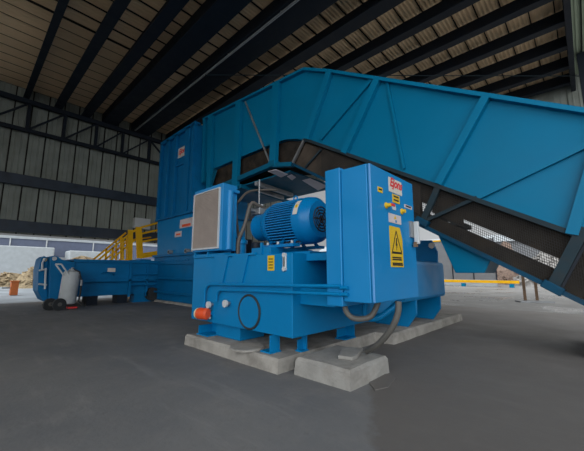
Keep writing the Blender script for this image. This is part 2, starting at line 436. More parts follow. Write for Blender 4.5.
# ------------------------------------------------------------------ outside, right / back
r = thing('sheet_fence', (-6, 25, 0), 'grey sheet metal fence far behind the drip tray of the conveyor', 'fence')
x = -14.0
while x < -5.2:
    MB().box(x, x+1.3, 25, 25.04, .45, 3.3).build('panel', FENC, r); MB().box(x+1.3, x+1.36, 24.96, 25.06, 0, 3.35).build('post', DSTEEL, r); x += 1.36
MB().box(-14, x, 24.9, 25.1, .0, .45).build('kerb', WALLW, r)
MB().box(-14, -7.2, 24.94, 25.0, 3.3, 3.4).build('cap_rail', YEL, r)
r = thing('yellow_barrier', (-6, 24.4, 0), 'yellow horizontal barrier rail in front of the grey fence', 'barrier')
MB().box(-12, -3.2, 24.25, 24.4, .26, .44).build('rail', YEL, r, .01)
for x in (-11.5, -8.6, -6.4, -3.6): MB().box(x-.12, x+.12, 24.2, 24.45, 0, .22).build('foot', TEAL, r)
pile('rubble_pile', -1.6, 28.5, 2.6, 1.6, 3.0, 260, .33, DEBW, 'pale rubble pile seen through the conveyor guard on the right', seed=5)
pile('rubble_pile', -4.9, 31.5, 1.6, 1.2, 3.6, 120, .3, DEBR, 'rusty brown scrap pile right of the grey fence', seed=6)
r = thing('post_stand', (-1.65, 13.58, 0), 'low stand of two rusty posts on a base plate under the conveyor', 'stand')
a, c = at(518, 302, Z=0), at(552, 302.5, Z=0)
MB().bar(a+V((0, 0, .02)), c+V((0, 0, .02)), .35, .04, (0, 0, 1)).build('base_plate', GALV, r)
for px in (525.5, 537.5):
    q = at(px, 301.5, Z=0)
    MB().box(q.x-.04, q.x+.04, q.y-.04, q.y+.04, .04, 1.35).build('post', RUSTP, r)
# neighbouring hall far outside
r = thing('far_shed', (-12, 52, 0), 'pale grey shed far outside behind the grey fence', 'building')
MB().box(-40, -2, 52, 56, 0, 5.2).build('walls', FENC, r); MB().prism([(-41, 51.5, 5.2), (-41, 56.5, 5.2), (-41, 54, 6.4)], (40, 0, 0)).build('roof', WALLW, r)

# ------------------------------------------------------------------ plinths
def rough_block(name, outline, z0, z1, mt, label, cat, jig=.02, seg=.25, seed=3):
    """concrete slab with a slightly worn, chipped upper edge"""
    rnd = random.Random(seed); pts = []
    n = len(outline)
    for i in range(n):
        a, c = V(outline[i]), V(outline[(i+1) % n]); k = max(1, int((c-a).length/seg))
        for j in range(k): pts.append(a+(c-a)*(j/k))
    cx = sum((p.x for p in pts))/len(pts); cy = sum((p.y for p in pts))/len(pts)
    lo, mid, up = [], [], []
    for p in pts:
        d = (V((cx, cy))-p).normalized(); e = rnd.uniform(0, jig)
        lo.append((p.x-d.x*jig*rnd.uniform(0, .8), p.y-d.y*jig*rnd.uniform(0, .8), z0)); mid.append((p.x+d.x*e*.4, p.y+d.y*e*.4, z1-.025-e*.5))
        up.append((p.x+d.x*(e+.02), p.y+d.y*(e+.02), z1-e*.15))
    k = len(pts); b = MB()
    fs = [tuple(range(k))[::-1], tuple(range(2*k, 3*k))]
    for q in (0, k):
        fs += [(q+i, q+(i+1) % k, q+k+(i+1) % k, q+k+i) for i in range(k)]
    b.add(lo+mid+up, fs)
    o = b.build(name, mt, loc=(cx, cy, z0)); return tag(o, label, cat)
rough_block('concrete_plinth', [(-4.18, 2.26), (-2.32, 2.26), (-2.30, 4.2), (-2.06, 4.25), (-2.0, 7.3), (-3.4, 7.4), (-4.1, 5.0)], 0, .14, CONC, 'worn grey concrete plinth under the blue hydraulic tank', 'plinth')
rough_block('concrete_block', [(-2.2, 2.38), (-1.56, 2.38), (-1.55, 3.06), (-2.2, 3.1)], 0, .165, CONCL, 'pale concrete block on the floor below the electrical cabinet', 'block', seed=5)
a = [at(*p, Z=.165) for p in ((338, 359), (343, 350), (363, 351), (357, 359), (352, 361))]
tag(MB().prism(a, (0, 0, .035)).build('concrete_shard', CONCL, bevel=.006, loc=(a[0].x, a[0].y, .165)), 'flat broken piece of concrete lying on the pale block', 'concrete piece')
a = [at(*p, Z=0) for p in ((369, 383), (378, 376), (390, 374), (396, 379), (388, 388), (375, 391))]
tag(MB().prism(a, (0, 0, .01)).build('concrete_rubble', FLOORM, bevel=.004, loc=(a[0].x, a[0].y, 0)), 'crumbled concrete patch on the floor beside the pale block', 'concrete piece')
c0 = at(247, 348, Z=.14)
tag(MB().lathe((c0.x, c0.y, .14), (0, 0, 1), [(0, .2), (.012, .2), (.02, .185)], 24).build('round_cover', CONC, loc=(c0.x, c0.y, .14)), 'flat round grey cover lying on the plinth before the tank', 'cover')
rough_block('rear_plinth', [(-10.9, 4.68), (-8.0, 4.68), (-8.0, 6.9), (-10.9, 6.9)], 0, .066, CONC, 'low concrete strip under the blue baler body', 'plinth', seed=9)

# ------------------------------------------------------------------ hydraulic power unit
pu = thing('hydraulic_tank', (-3.27, 3.1, .14), 'blue steel hydraulic oil tank with round cover, standing on the plinth', 'tank')
T0, T1, TY, TB = -4.29, -2.255, 2.4, 3.95
MB().box(T0, T1, TY, TB, .325, 1.2).build('tank_body', BLUE, pu, .008)
MB().box(-2.255, -1.86, 2.62, 3.8, 1.12, 1.2).build('side_shelf', BLUE, pu, .006)
MB().box(-2.255, -1.90, 3.3, 3.9, .5, 1.12).build('side_box', BLUE, pu, .006)
MB().box(-2.255, -1.802, 2.52, 3.25, .66, .83).build('cabinet_arm', BLUE, pu, .006)
for x, y, w in ((-3.95, 2.36, .3), (-2.72, 2.36, .06), (-2.62, 2.36, .06)):
    pass
def foot(x0, x1, y0, y1, web):
    b = MB().box(x0, x1, y0, y1, .14, .155)
    if web == 'x': b.box(x0+.01, x1-.01, y1-.025, y1-.01, .155, .325); b.box(x0+.01, x0+.025, y0+.02, y1-.025, .155, .26)
    else: b.box(x1-.025, x1-.01, y0+.01, y1-.01, .155, .325); b.box(x0+.01, x1-.025, y1-.025, y1-.01, .155, .19)
    b.build('foot', BLUE, pu)
foot(-4.05, -3.78, 2.36, 2.62, 'x'); foot(-2.68, -2.52, 2.34, 2.50, 'y'); foot(-2.42, -2.33, 2.62, 2.74, 'x'); foot(-2.48, -2.32, 3.45, 3.7, 'x'); foot(-4.1, -3.7, 3.5, 3.8, 'x')
MB().box(-3.78, -3.25, 2.5, 2.9, .145, .325).build('drain_channel', BLUE, pu)
cc = at(249.5, 311.8, Y=TY)
MB().cyl((cc.x, TY, cc.z), (cc.x, TY-.012, cc.z), .185, 40).build('inspection_cover', BLUE, pu, smooth=True)
MB().ring((cc.x, TY-.008, cc.z), (0, 1, 0), .192, .014, 40).build('cover_gasket', RUB, pu, smooth=True)
for px, py in ((208.8, 304.8), (225.5, 303.6)):
    g = at(px, py, Y=TY-.06)
    gb = MB().cyl((g.x, TY, g.z), (g.x, TY-.05, g.z), .02, 10).build('gauge', GALV, pu)
    MB().cyl((g.x, TY-.05, g.z), (g.x, TY-.08, g.z), .045, 20).build('dial', WHITE, gb, smooth=True, label='round white dial')
v = at(202, 313.5, Y=TY-.1)
vb = MB().lathe((v.x+.12, TY-.08, v.z), (-1, -.25, 0), [(0, .05), (.02, .075), (.15, .078), (.17, .07)], 20).build('valve', ORG, pu, smooth=True, label='orange-red round valve')
MB().lathe((v.x-.045, TY-.122, v.z), (-1, -.25, 0), [(0, .07), (.02, .072), (.035, .06)], 20).build('valve_ring', CREAM, vb, smooth=True, label='cream end ring')
MB().cyl((v.x-.078, TY-.13, v.z), (v.x-.09, TY-.133, v.z), .035, 12).build('valve_port', RUB, vb)
MB().cyl((v.x+.08, TY, v.z), (v.x+.08, TY-.1, v.z), .03, 10).build('valve_stub', BLUE, pu)
lo = at(208, 310, Y=TY-.04)
MB().tube([(lo.x, TY-.005, lo.z+.0), (lo.x, TY-.05, lo.z-.01), (lo.x+.02, TY-.06, lo.z-.07), (lo.x+.05, TY-.03, lo.z-.11)], .02).build('drain_tap', GALV, pu)
# two conduits that bend down at the left and run to the cabinet
def bend(pz, xl, zl, rr, x1, z1):
    p = [(xl, TY-.035, zl), (xl, TY-.035, pz-rr)]
    for k in range(1, 7):
        q = math.pi/2*k/6; p.append((xl+rr*(1-math.cos(q)), TY-.035, pz-rr+rr*math.sin(q)))
    return p+[(-3.0, TY-.035, pz+(z1-pz)*.4), (x1, TY-.035, z1)]
xl1 = at(204.5, 300, Y=TY-.035).x; xl2 = at(216.5, 300, Y=TY-.035).x
MB().tube(bend(.83, xl1, .46, .13, -1.63, .872), .017).build('conduit', BLUE, pu, smooth=True)
MB().tube(bend(.765, xl2, .62, .10, -1.63, .80), .017).build('conduit', BLUE, pu, smooth=True)
s_ = at(271, 263, Y=TY)
ys_ = MB().box(s_.x-.055, s_.x+.055, TY-.003, TY, s_.z-.085, s_.z+.085).build('warning_sticker', YELS, pu, label='tall yellow sticker')
for k in range(4): MB().box(s_.x-.035, s_.x+.035, TY-.004, TY-.003, s_.z-.06+k*.033, s_.z-.05+k*.033).build('print', BLACK, ys_)
s_ = at(285.3, 262, Y=TY)
lg = MB().box(s_.x-.025, s_.x+.025, TY-.02, TY, s_.z-.065, s_.z+.065).build('level_gauge', WHITE, pu, .008, label='white oil level gauge')
for dz in (-.075, .075): MB().cyl((s_.x, TY, s_.z+dz), (s_.x, TY-.03, s_.z+dz), .024, 12).build('gauge_bolt', WHITE, lg, smooth=True)
MB().box(s_.x-.008, s_.x+.008, TY-.022, TY-.02, s_.z-.05, s_.z+.05).build('sight_glass', BLACK, lg)
# gussets carrying the cooler and the motor bed
for px in (222, 241):
    g = at(px, 265, Y=TY)
    MB().prism([(g.x-.16, TY-.0, 1.2), (g.x+.16, TY, 1.2), (g.x+.05, TY, .86), (g.x-.02, TY, .86)], (0, -.02, 0)).build('gusset', BLUE, pu)
MB().box(T0+.02, -2.85, TY-.02, TY+.02, 1.2, 1.225).build('front_lip', BLUE, pu)
MB().box(-3.12, -2.76, 2.55, 3.35, 1.2, 1.3).build('motor_bed', BLUE, pu, .006)
MB().box(-2.76, -2.3, 2.75, 3.25, 1.2, 1.24).build('bed_plate', BLUE, pu)
MB().box(-2.93, -2.9, 2.53, 2.56, 1.2, 1.36).build('bed_web', BLUE, pu)
# pump group beside the motor
fl = thing('hydraulic_filter', (-3.62, 2.75, 1.2), 'blue hydraulic filter canister on the tank top between cooler and motor', 'filter')
MB().cyl((-3.62, 2.75, 1.2), (-3.62, 2.75, 1.40), .085, 20).build('filter_bowl', BLUE, fl, smooth=True)
MB().lathe((-3.62, 2.75, 1.40), (0, 0, 1), [(0, .105), (.05, .105), (.06, .08), (.1, .06)], 20).build('filter_head', BLUE, fl, smooth=True)
MB().cyl((-3.38, 2.85, 1.2), (-3.38, 2.85, 1.40), .07, 16).build('valve_block', DSTEEL, pu, smooth=True)
MB().box(-3.92, -3.78, 2.8, 3.1, 1.2, 1.5).build('manifold', DSTEEL, pu, .01)

# electric motor, axis along x
mo = thing('electric_motor', (-2.75, 2.95, 1.3), 'large blue finned electric motor lying on top of the hydraulic tank', 'motor')
MY, MZ, MR = 2.95, 1.635, .295
ma_, mb_ = at(264, 222, Y=MY-MR).x, at(290.5, 222, Y=MY-MR).x     # finned stator from the shield to the fan cover
me_ = at(321, 218, Y=MY).x
MB().cyl((ma_, MY, MZ), (mb_, MY, MZ), MR-.06, 40).build('stator', MOTOR, mo, smooth=True)
b = MB(); mm = (ma_+mb_)/2
for k in range(-9, 10):
    z = k*.031; yo = math.sqrt(MR*MR-z*z)
    yi = math.sqrt(max(0, (MR-.065)**2-z*z))
    for sg_ in (-1, 1): b.box(ma_, mb_, *sorted((MY+sg_*(yi-.01), MY+sg_*yo)), MZ+z-.006, MZ+z+.006)
for k in range(-4, 5):
    y = k*.031; zo = math.sqrt(MR*MR-y*y); b.box(ma_, mb_, MY+y-.006, MY+y+.006, MZ+zo-.09, MZ+zo)
b.build('cooling_fins', MOTOR, mo)
MB().lathe((ma_-.14, MY, MZ), (1, 0, 0), [(0, .2), (.02, .25), (.06, MR-.02), (.14, MR-.01)], 40).build('end_shield', MOTOR, mo, smooth=True)
MB().lathe((ma_-.42, MY, MZ), (1, 0, 0), [(0, .15), (.02, .195), (.22, .195), (.28, .22)], 32).build('bell_housing', MOTOR, mo, smooth=True)
fc = MB().lathe((mb_, MY, MZ), (1, 0, 0), [(0, MR), (me_-mb_-.14, MR), (me_-mb_-.06, MR-.015), (me_-mb_, MR-.07), (me_-mb_+.005, .16)], 48).build('fan_cover', MOTOR, mo, smooth=True)
b = MB(); gx = me_+.008
for k in range(4): b.ring((gx, MY, MZ), (1, 0, 0), .04+.037*k, .007, 24, 5)
for k in range(6):
    q = math.pi*k/3; b.bar((gx, MY, MZ), (gx, MY+.15*math.cos(q), MZ+.15*math.sin(q)), .012, .006, (1, 0, 0))
b.build('fan_grille', BELT, fc, label='dark round fan grille')
for y in (2.68, 3.16):
    b = MB().box(ma_-.03, mb_+.05, y-.03, y+.09, 1.3, 1.335)
    for x in (ma_, mm-.02, mb_-.04): b.prism([(x, y, 1.335), (x, y+.06, 1.335), (x, MY+(.12 if y > MY else -.12), 1.44)], (.03, 0, 0))
    b.build('mounting_foot', MOTOR, mo)
for x in (ma_+.05, mm, mb_): MB().cyl((x, 2.68, 1.335), (x, 2.68, 1.37), .022, 6).build('foot_bolt', GALV, mo)
MB().ring((mm+.05, MY, MZ+MR+.03), (0, 1, 0), .032, .01, 20).build('lifting_eye', MOTOR, mo, smooth=True)
MB().box(mm-.1, mm+.1, MY+.2, MY+.38, MZ+.02, MZ+.27).build('terminal_box', MOTOR, mo, .01)
# curved label wrapped on the fan cover
def arc_patch(x0, x1, q0, q1, R):
    b = MB(); n = 10; vs = []
    for i in range(n+1):
        q = math.radians(q0+(q1-q0)*i/n)
        for x, rr in ((x0, R), (x1, R), (x1, R-.002), (x0, R-.002)): vs.append((x, MY+rr*math.cos(q), MZ+rr*math.sin(q)))
    fs = [(0, 1, 2, 3), tuple(4*n+j for j in (3, 2, 1, 0))]
    for i in range(n):
        for j in range(4): fs.append((4*i+j, 4*i+4+j, 4*i+4+(j+1) % 4, 4*i+(j+1) % 4))
    return b.add(vs, fs)
lb = arc_patch(mb_+.03, mb_+.10, 132, 172, MR+.003).build('rating_label', STICK, mo, label='pale label wrapped over the fan cover')
arc_patch(mb_+.045, mb_+.085, 146, 155, MR+.005).build('label_mark', YELS, lb, label='yellow mark')

# oil cooler
oc = thing('oil_cooler', (-3.9, 2.5, 1.2), 'boxy blue oil cooler with large grey grille, on the left of the tank', 'cooler')
cz0, cz1 = 1.285, 2.225
CX0, CX1, CY = -4.30, -3.545, 2.37
MB().box(CX0, CX1, CY, 2.62, cz0, cz1).build('housing', BLUE2, oc, .012)
MB().cyl((CX1-.005, 2.50, cz0+.02), (CX1-.005, 2.50, cz1-.1), .05, 16).build('header_tube', BLUE2, oc, smooth=True)
MB().box(CX1, CX1+.05, 2.54, 2.62, cz1-.12, cz1-.08).build('top_tab', BLUE2, oc)
gx0, gx1, gz0, gz1 = CX0+.015, CX1-.045, cz0+.03, cz1-.06
b = MB()
for (x0, x1, z0, z1) in ((gx0, gx1, gz0, gz0+.022), (gx0, gx1, gz1-.014, gz1), (gx0, gx0+.014, gz0+.022, gz1-.014), (gx1-.02, gx1, gz0+.022, gz1-.014)):
    b.box(x0, x1, CY-.022, CY, z0, z1)
b.build('grille_frame', WHITE, oc, label='white grille frame')
b = MB(); z = gz0+.03
b.box(gx0+.01, gx1-.015, CY-.004, CY, gz0+.01, gz1-.01)
while z < gz1-.03:
    b.box(gx0+.01, gx1-.015, CY-.014, CY-.004, z, z+.012); z += .02
b.build('grille', GRILLE, oc, label='grey louvred grille')
for x in (CX0+.03, -3.92): MB().box(x, x+.03, CY+.02, 2.6, 1.2, cz0).build('bracket', BLUE, oc)
MB().box(-4.33, -3.5, 2.40, 2.6, 1.225, 1.25).build('support_plate', BLUE, oc)
MB().cyl((CX0, CY+.06, cz0+.04), (CX0-.08, CY+.06, cz0+.04), .03, 12).build('pipe_stub', CREAM, oc, smooth=True, label='cream pipe stub')
# hoses near the pump
def hose(pts, r, mt, name, label, cat, n=10, sub=6):
    P = [V(p) for p in pts]; out = []
    for i in range(len(P)-1):
        p0, p1, p2, p3 = P[max(i-1, 0)], P[i], P[i+1], P[min(i+2, len(P)-1)]
        for k in range(sub):
            t = k/sub
            out.append(.5*((2*p1)+(-p0+p2)*t+(2*p0-5*p1+4*p2-p3)*t*t+(-p0+3*p1-3*p2+p3)*t**3))
    out.append(P[-1])
    o = MB().tube(out, r, n).build(name, mt, smooth=True, loc=P[0]); return tag(o, label, cat)
h0, h1 = at(238.5, 246, Y=2.66), at(251, 204, Y=2.8)
hose([(h0.x-.01, 2.66, 1.21), h0+V((0, 0, .08)), h0+(h1-h0)*.5, h1, h1+V((.02, .12, -.01)), h1+V((.0, .35, -.05))], .028, HOSEB, 'suction_hose', 'straight brown hose rising between cooler and motor', 'hose')
h2, h3 = at(240, 200, Y=2.9), at(251, 191, Y=3.2)
hose([h2+V((-.1, .1, -.75)), h2+V((-.1, 0, -.15)), h2, h3, h3+V((.1, .5, .1))], .02, HOSEB, 'return_hose', 'brown hose right behind the oil cooler', 'hose')
va = thing('valve_manifold', (-3.55, 3.05, 1.84), 'grey hydraulic valve block above the motor coupling', 'valve')
MB().box(-3.62, -3.42, 2.93, 3.15, 1.84, 1.95).build('block', GALV, va, .01)
MB().cyl((-3.52, 2.93, 1.9), (-3.52, 2.83, 1.9), .03, 12).build('solenoid', GALV, va, smooth=True); MB().cyl((-3.45, 3.0, 1.95), (-3.45, 3.0, 2.0), .025, 12).build('plug', GALV, va, smooth=True)
MB().tube([(-3.57, 3.05, 1.95), (-3.57, 3.05, 2.42)], .012).build('gauge_pipe', GALV, va)

# ------------------------------------------------------------------ electrical cabinet
ec = thing('electrical_cabinet', (-1.56, 2.85, .7), 'tall blue electrical cabinet with warning stickers, bolted to the right of the tank', 'cabinet')
EX0, EX1, EY0, EY1, EZ0, EZ1 = -1.62, -1.315, 2.4, 3.33, .735, 1.965
MB().box(EX0, EX1-.03, EY0, EY1, EZ0, EZ1).build('body', BLUE2, ec, .008)
MB().box(-1.80, EX0-.004, EY0-.015, EY1, .69, 1.99).build('rear_section', BLUE2, ec, .008)
dr = MB().box(EX1-.028, EX1, EY0+.004, EY1+.01, EZ0+.003, EZ1-.003).build('door', BLUE2, ec, .008)
b = MB().box(EX1-.012, EX1+.006, EY0-.004, EY0+.006, EZ0+.01, EZ1-.01)
b.build('door_edge_strip', mat('pale_edge', (.10, .30, .62), .3, var=.05), dr, .003, label='pale edge strip')  # lighter blue along the front edge of the door
for z in (.80, .86): MB().cyl((-1.66, EY0-.02, z), (-1.56, EY0-.02, z), .018, 10).build('cable_gland', BLUE, ec)
def on_door(px, py): return at(px, py, X=EX1+.003)
def plate(name, corners, mt, parent, t=.004, label=None):
    """thin sticker on the door: outline points on the plane x = EX1"""
    return MB().prism([V((EX1, p.y, p.z)) for p in corners], (t, 0, 0)).build(name, mt, parent, label=label)
def rect(px0, py0, px1, py1):
    a, c = on_door(px0, py0), on_door(px1, py1)
    return [V((EX1, a.y, a.z)), V((EX1, c.y, a.z)), V((EX1, c.y, c.z)), V((EX1, a.y, c.z))]
# maker's plate with red script
a, c = on_door(388.3, 176.5), on_door(402, 196.3)
y0, z1, y1, z0 = a.y, a.z, c.y, c.z
lp = plate('maker_plate', [V((0, y0, z0)), V((0, y1, z0)), V((0, y1, z1)), V((0, y0, z1))], STICK, dr, label='cream maker plate with red script')
text('lettering', 'Ejons', (EX1+.004, y0+.02, z0+.06), (0, 1, 0), (0, 0, 1), .125, RED, lp, .3, .002, .004)
def mini(name, px0, py0, px1, py1, mt, label=None, lines=0):
    q = rect(px0, py0, px1, py1); o = plate(name, q, mt, dr, label=label)
    ya, yb, za, zb = q[0].y, q[1].y, q[0].z, q[2].z
    for k in range(lines):
        zz = za+(zb-za)*(k+.6)/(lines+.4)
        MB().box(EX1+.004, EX1+.005, ya+(yb-ya)*.15, yb-(yb-ya)*.15, zz-.008, zz+.008).build('print', BLACK, o)
    return o, (ya, yb, za, zb)
mini('warning_sticker', 392.3, 193.5, 399.8, 204.5, YELS, 'small yellow warning sticker', 2)
mini('notice_sticker', 377.7, 186.2, 382.7, 193.3, YELS, 'tiny yellow sticker', 1)
mini('notice_sticker', 404.3, 204, 412, 210, PINK, 'pale sticker near the door edge', 1)
o, (ya, yb, za, zb) = mini('notice_sticker', 388.6, 212.6, 401.3, 225, PINK, 'pale sticker with a small warning triangle', 0)
ym, h = (ya+yb)/2, za-zb
MB().prism([(EX1+.004, ym-.03, za-h*.5), (EX1+.004, ym+.03, za-h*.5), (EX1+.004, ym, za-h*.12)], (.001, 0, 0)).build('pictogram', YELS, o)
MB().box(EX1+.004, EX1+.005, ym+.0, ym+.03, zb+h*.1, zb+h*.38).build('pictogram', BLUE, o)
# big yellow electrical danger sign
q = [on_door(*p) for p in ((389.3, 225.5), (401, 227.5), (404, 267.5), (391.5, 267))]
ya, yb = q[0].y, q[1].y; za, zb = q[0].z, q[3].z
sg = plate('danger_sign', [V((0, ya, zb)), V((0, yb+.015, zb)), V((0, yb+.015, za-.12)), V((0, yb-.03, za)), V((0, ya, za))], YELS, dr, label='large yellow danger sign with a lightning triangle')
h = za-zb; w = yb-ya; X1 = EX1+.004
def tri(y0, y1, z0, z1, t):
    o_ = [V((X1, y0, z0)), V((X1, y1, z0)), V((X1, (y0+y1)/2, z1))]
    b = MB()
    for i in range(3): b.bar(o_[i], o_[(i+1) % 3], t, .002, (1, 0, 0))
    return b
tri(ya+.035, yb-.02, zb+h*.36, zb+h*.90, .014).build('warning_triangle', BLACK, sg)
ym = (ya+yb)/2+.005
MB().prism([(X1, ym-.005, zb+h*.72), (X1, ym+.018, zb+h*.72), (X1, ym+.006, zb+h*.58), (X1, ym+.022, zb+h*.58), (X1, ym-.008, zb+h*.40), (X1, ym-.002, zb+h*.53), (X1, ym-.018, zb+h*.53)], (.002, 0, 0)).build('lightning_bolt', BLACK, sg)
MB().box(X1, X1+.001, ya+.02, yb-.005, zb+h*.325, zb+h*.345).build('divider', BLACK, sg)
for k, f in enumerate((.23, .18, .09, .05)): MB().box(X1, X1+.001, ya+.03, yb-.03+.01*k, zb+h*f-.006, zb+h*f+.008).build('print', BLACK, sg)
# switches and lock
def knob(px, py, r, mt, name, label, d=.05):
    p = on_door(px, py); o = MB().lathe((EX1, p.y, p.z), (1, 0, 0), [(0, r), (.008, r), (.012, r*.7), (d, r*.6)], 16).build(name, mt, dr, smooth=True, label=label); return o
k = knob(386.2, 205.5, .03, YELS, 'main_switch', 'yellow rotary switch'); p = on_door(388.6, 206)
MB().box(EX1+.05, EX1+.06, p.y-.045, p.y+.02, p.z-.012, p.z+.012).build('switch_lever', RED, k)
mini('key_plate', 392.2, 204.5, 396, 210.5, WHITE, 'small pale plate', 0)
knob(401.8, 211.5, .032, YELS, 'emergency_switch', 'yellow knob with dark lever', .04)
p = on_door(411.5, 231)
hd = MB().box(EX1, EX1+.02, p.y-.05, p.y+.03, p.z-.07, p.z+.1).build('lock_plate', GALV, dr, label='grey lock plate')
MB().box(EX1+.02, EX1+.07, p.y+.01, p.y+.05, p.z-.14, p.z+.1).build('lock_handle', WHITE, hd, .008, label='pale handle')
MB().box(EX1+.02, EX1+.05, p.y-.01, p.y+.03, p.z-.17, p.z-.12).build('lock_latch', RUSTP, hd)

# cables below the cabinet
c1 = at(398.5, 303, Y=2.75)
hose([V((c1.x, c1.y, .735)), at(398, 312, Y=2.75), at(394, 324, Y=2.75), at(386, 336, Y=2.78), at(376, 346, Y=2.85), V((at(367, 351.5, Z=.19).x, at(367, 351.5, Z=.19).y, .193))], .028, HOSE, 'power_conduit', 'thick grey flexible conduit from the cabinet down to the pale block', 'cable')
hose([V((at(345, 304, Y=2.5).x, 2.5, .69)), at(346, 311, Y=2.5), at(352, 317.5, Y=2.52), at(362, 319, Y=2.58), at(372, 315, Y=2.65), V((at(379, 306, Y=2.7).x, 2.7, .735))], .026, HOSE, 'cable_loop', 'grey conduit hanging in a loop below the cabinet', 'cable')
hose([(-1.72, 2.95, .69), at(366, 317, Y=2.98), at(380, 317, Y=3.0), (-1.40, 3.15, .735)], .03, BLUE, 'blue_conduit', 'blue conduit right behind the grey loop under the cabinet', 'cable')

# ------------------------------------------------------------------ cylinder housing behind the cabinet
cy = thing('cylinder_housing', (-2.6, 5.3, .14), 'blue cylinder housing with lifting lug, right behind the electrical cabinet', 'housing')
b = MB()
pr_ = [(-3.5, .54), (-2.06, .54), (-2.0, .56), (-1.985, .60), (-1.985, 1.12), (-2.0, 1.16), (-2.06, 1.185), (-3.5, 1.185)]
b.prism([(x, 4.0, z) for x, z in pr_], (0, 2.3, 0)); b.build('housing', BLUE, cy)
for y in (4.95, 6.05):
    MB().prism([(-2.85, y, .58), (-2.0, y, .58), (-2.01, y, .34), (-2.15, y, .14), (-2.7, y, .14), (-2.85, y, .34)], (0, .06, 0)).build('support_leg', BLUE, cy, .005)
MB().prism([(-2.46, 6.15, 1.17), (-2.04, 6.15, 1.17), (-2.03, 6.15, 1.38), (-2.12, 6.15, 1.6), (-2.46, 6.15, 1.62)], (0, .06, 0)).build('lifting_lug', BLUEB, cy)
MB().cyl((-2.12, 6.15, 1.50), (-2.12, 6.142, 1.50), .055, 20).build('lug_eye', STICK, cy, smooth=True, label='pale disc painted as the bright background through the eye')  # no real hole: bright background behind it is painted as a pale disc
MB().tube([(-2.05, 4.6, 1.17), (-2.05, 4.6, 1.75)], .02).build('grease_pipe', WHITE, cy)

# ------------------------------------------------------------------ conveyor
CYN, CYF = 5.0, 6.5
cv = thing('inclined_conveyor', (-2, 5.7, 0), 'long blue enclosed conveyor rising from the floor at right to the baler hopper', 'conveyor')
def cp_(px, py, Y=CYN): return at(px, py, Y=Y)
def ext(p, q, X):  # extend the line p->q to x = X
    t = (X-p.x)/(q.x-p.x); return p+(q-p)*t
XE = .85
topA, topB = cp_(331, 72.5), cp_(584, 113)
topE = ext(topA, topB, XE)
botA, botB = cp_(306, 140), cp_(584, 238)
botE = ext(botA, botB, XE)
railA, railB = cp_(293, 164), cp_(584, 302.5)
railE = ext(railA, railB, .42)
HE = -8.63
side = [ext(cp_(306, 70.5), cp_(197, 124), HE), cp_(306, 70.5), topA, topE, botE, botA, cp_(296, 138.8), cp_(285, 139.5), cp_(273.6, 143), cp_(215, 168), V((HE, CYN, cp_(207, 172).z))]
sp = MB().prism(side, (0, .03, 0)).build('side_panel', TEAL, cv)
MB().prism([p+V((0, CYF-CYN, 0)) for p in side], (0, .03, 0)).build('side_panel', TEAL, cv)
# top flange
b = MB(); tl = [ext(cp_(306, 70.5), cp_(197, 124), HE), cp_(306, 70.5), topA, topE]
for i in range(3): b.bar(tl[i]+V((0, -.01, .0)), tl[i+1]+V((0, -.01, .0)), .06, .18, (0, 1, 0))
b.build('top_flange', TEAL, cv)
def rib(p, q, w=.13, d=.10, name='rib', mt=TEAL):
    a, c = cp_(*p), cp_(*q)
    if 'rib' in name:
        # U-section: web standing off the panel with two flanges
        dr_ = (c-a).normalized(); sd = dr_.cross(V((0, 1, 0))).normalized()
        b = MB().bar(a+V((0, -d, 0)), c+V((0, -d, 0)), w, .012)
        for s in (-1, 1): b.bar(a+sd*(s*(w/2-.006))+V((0, -d/2, 0)), c+sd*(s*(w/2-.006))+V((0, -d/2, 0)), .012, d-.012)
    else:
        b = MB().bar(a+V((0, -d/2-.012, 0)), c+V((0, -d/2-.012, 0)), w, d)
    return b.build(name, mt, cv)
rib((206.5, 120), (205, 183), .1); rib((213, 117), (211, 190), .22); rib((241, 103), (237, 190), .24); rib((278.5, 84), (275, 167), .22)
rib((331, 74), (308.5, 140), .16); rib((378.5, 82), (346, 154), .14); rib((487.5, 98), (440, 185), .11)
a = cp_(584, 232); 
rib((606, 120), (572, 235), .12)
MB().bar(cp_(441, 184)+V((0, -.05, 0)), cp_(424, 222)+V((0, -.05, 0)), .09, .06).build('frame_post', RAILG, cv, label='dusty grey frame post')
MB().bar(cp_(584, 228)+V((0, -.05, 0)), cp_(553, 287)+V((0, -.05, 0)), .12, .08).build('frame_post', RAILG, cv, label='dusty grey frame post')
MB().bar(cp_(592, 232)+V((0, -.02, 0)), cp_(562, 288)+V((0, -.02, 0)), .03, .05).build('frame_post', DSTEEL, cv, label='thin dark frame post')
rib((373, 80), (322, 139.5), .075, .05, 'brace'); rib((388, 83), (405, 169), .045, .03, 'brace'); rib((246, 102), (272, 166), .04, .03, 'brace', GALV)
rib((590, 144), (478, 198), .075, .05, 'brace'); rib((478, 198), (420, 224), .05, .05, 'brace', RAILG)
# rails of the guarded lower frame
MB().bar(botA+V((0, -.05, .0)), botE+V((0, -.05, 0)), .06, .07).build('upper_rail', RAILG, cv, label='dusty grey rail below the side panel')
MB().bar(railA+V((0, -.05, 0)), railE+V((0, -.05, 0)), .055, .08).build('lower_rail', RAILB, cv)
MB().bar(railA+V((0, CYF-CYN, 0)), railE+V((0, CYF-CYN, 0)), .05, .06).build('lower_rail', RAILB, cv)
MB().bar(cp_(306, 140)+V((0, -.05, 0)), cp_(293, 166)+V((0, -.05, 0)), .05, .05).build('frame_post', GALV, cv)
MB().bar(cp_(322, 150)+V((0, -.03, 0)), cp_(306, 168)+V((0, -.03, 0)), .04, .03).build('frame_post', RAILG, cv)
for p in ((424, 222), (553, 287)):
    c = cp_(*p); MB().bar(c+V((-.09, -.08, .055)), c+V((.09, -.08, -.065)), .1, .1).build('clamp_bracket', RAILB, cv, .01)
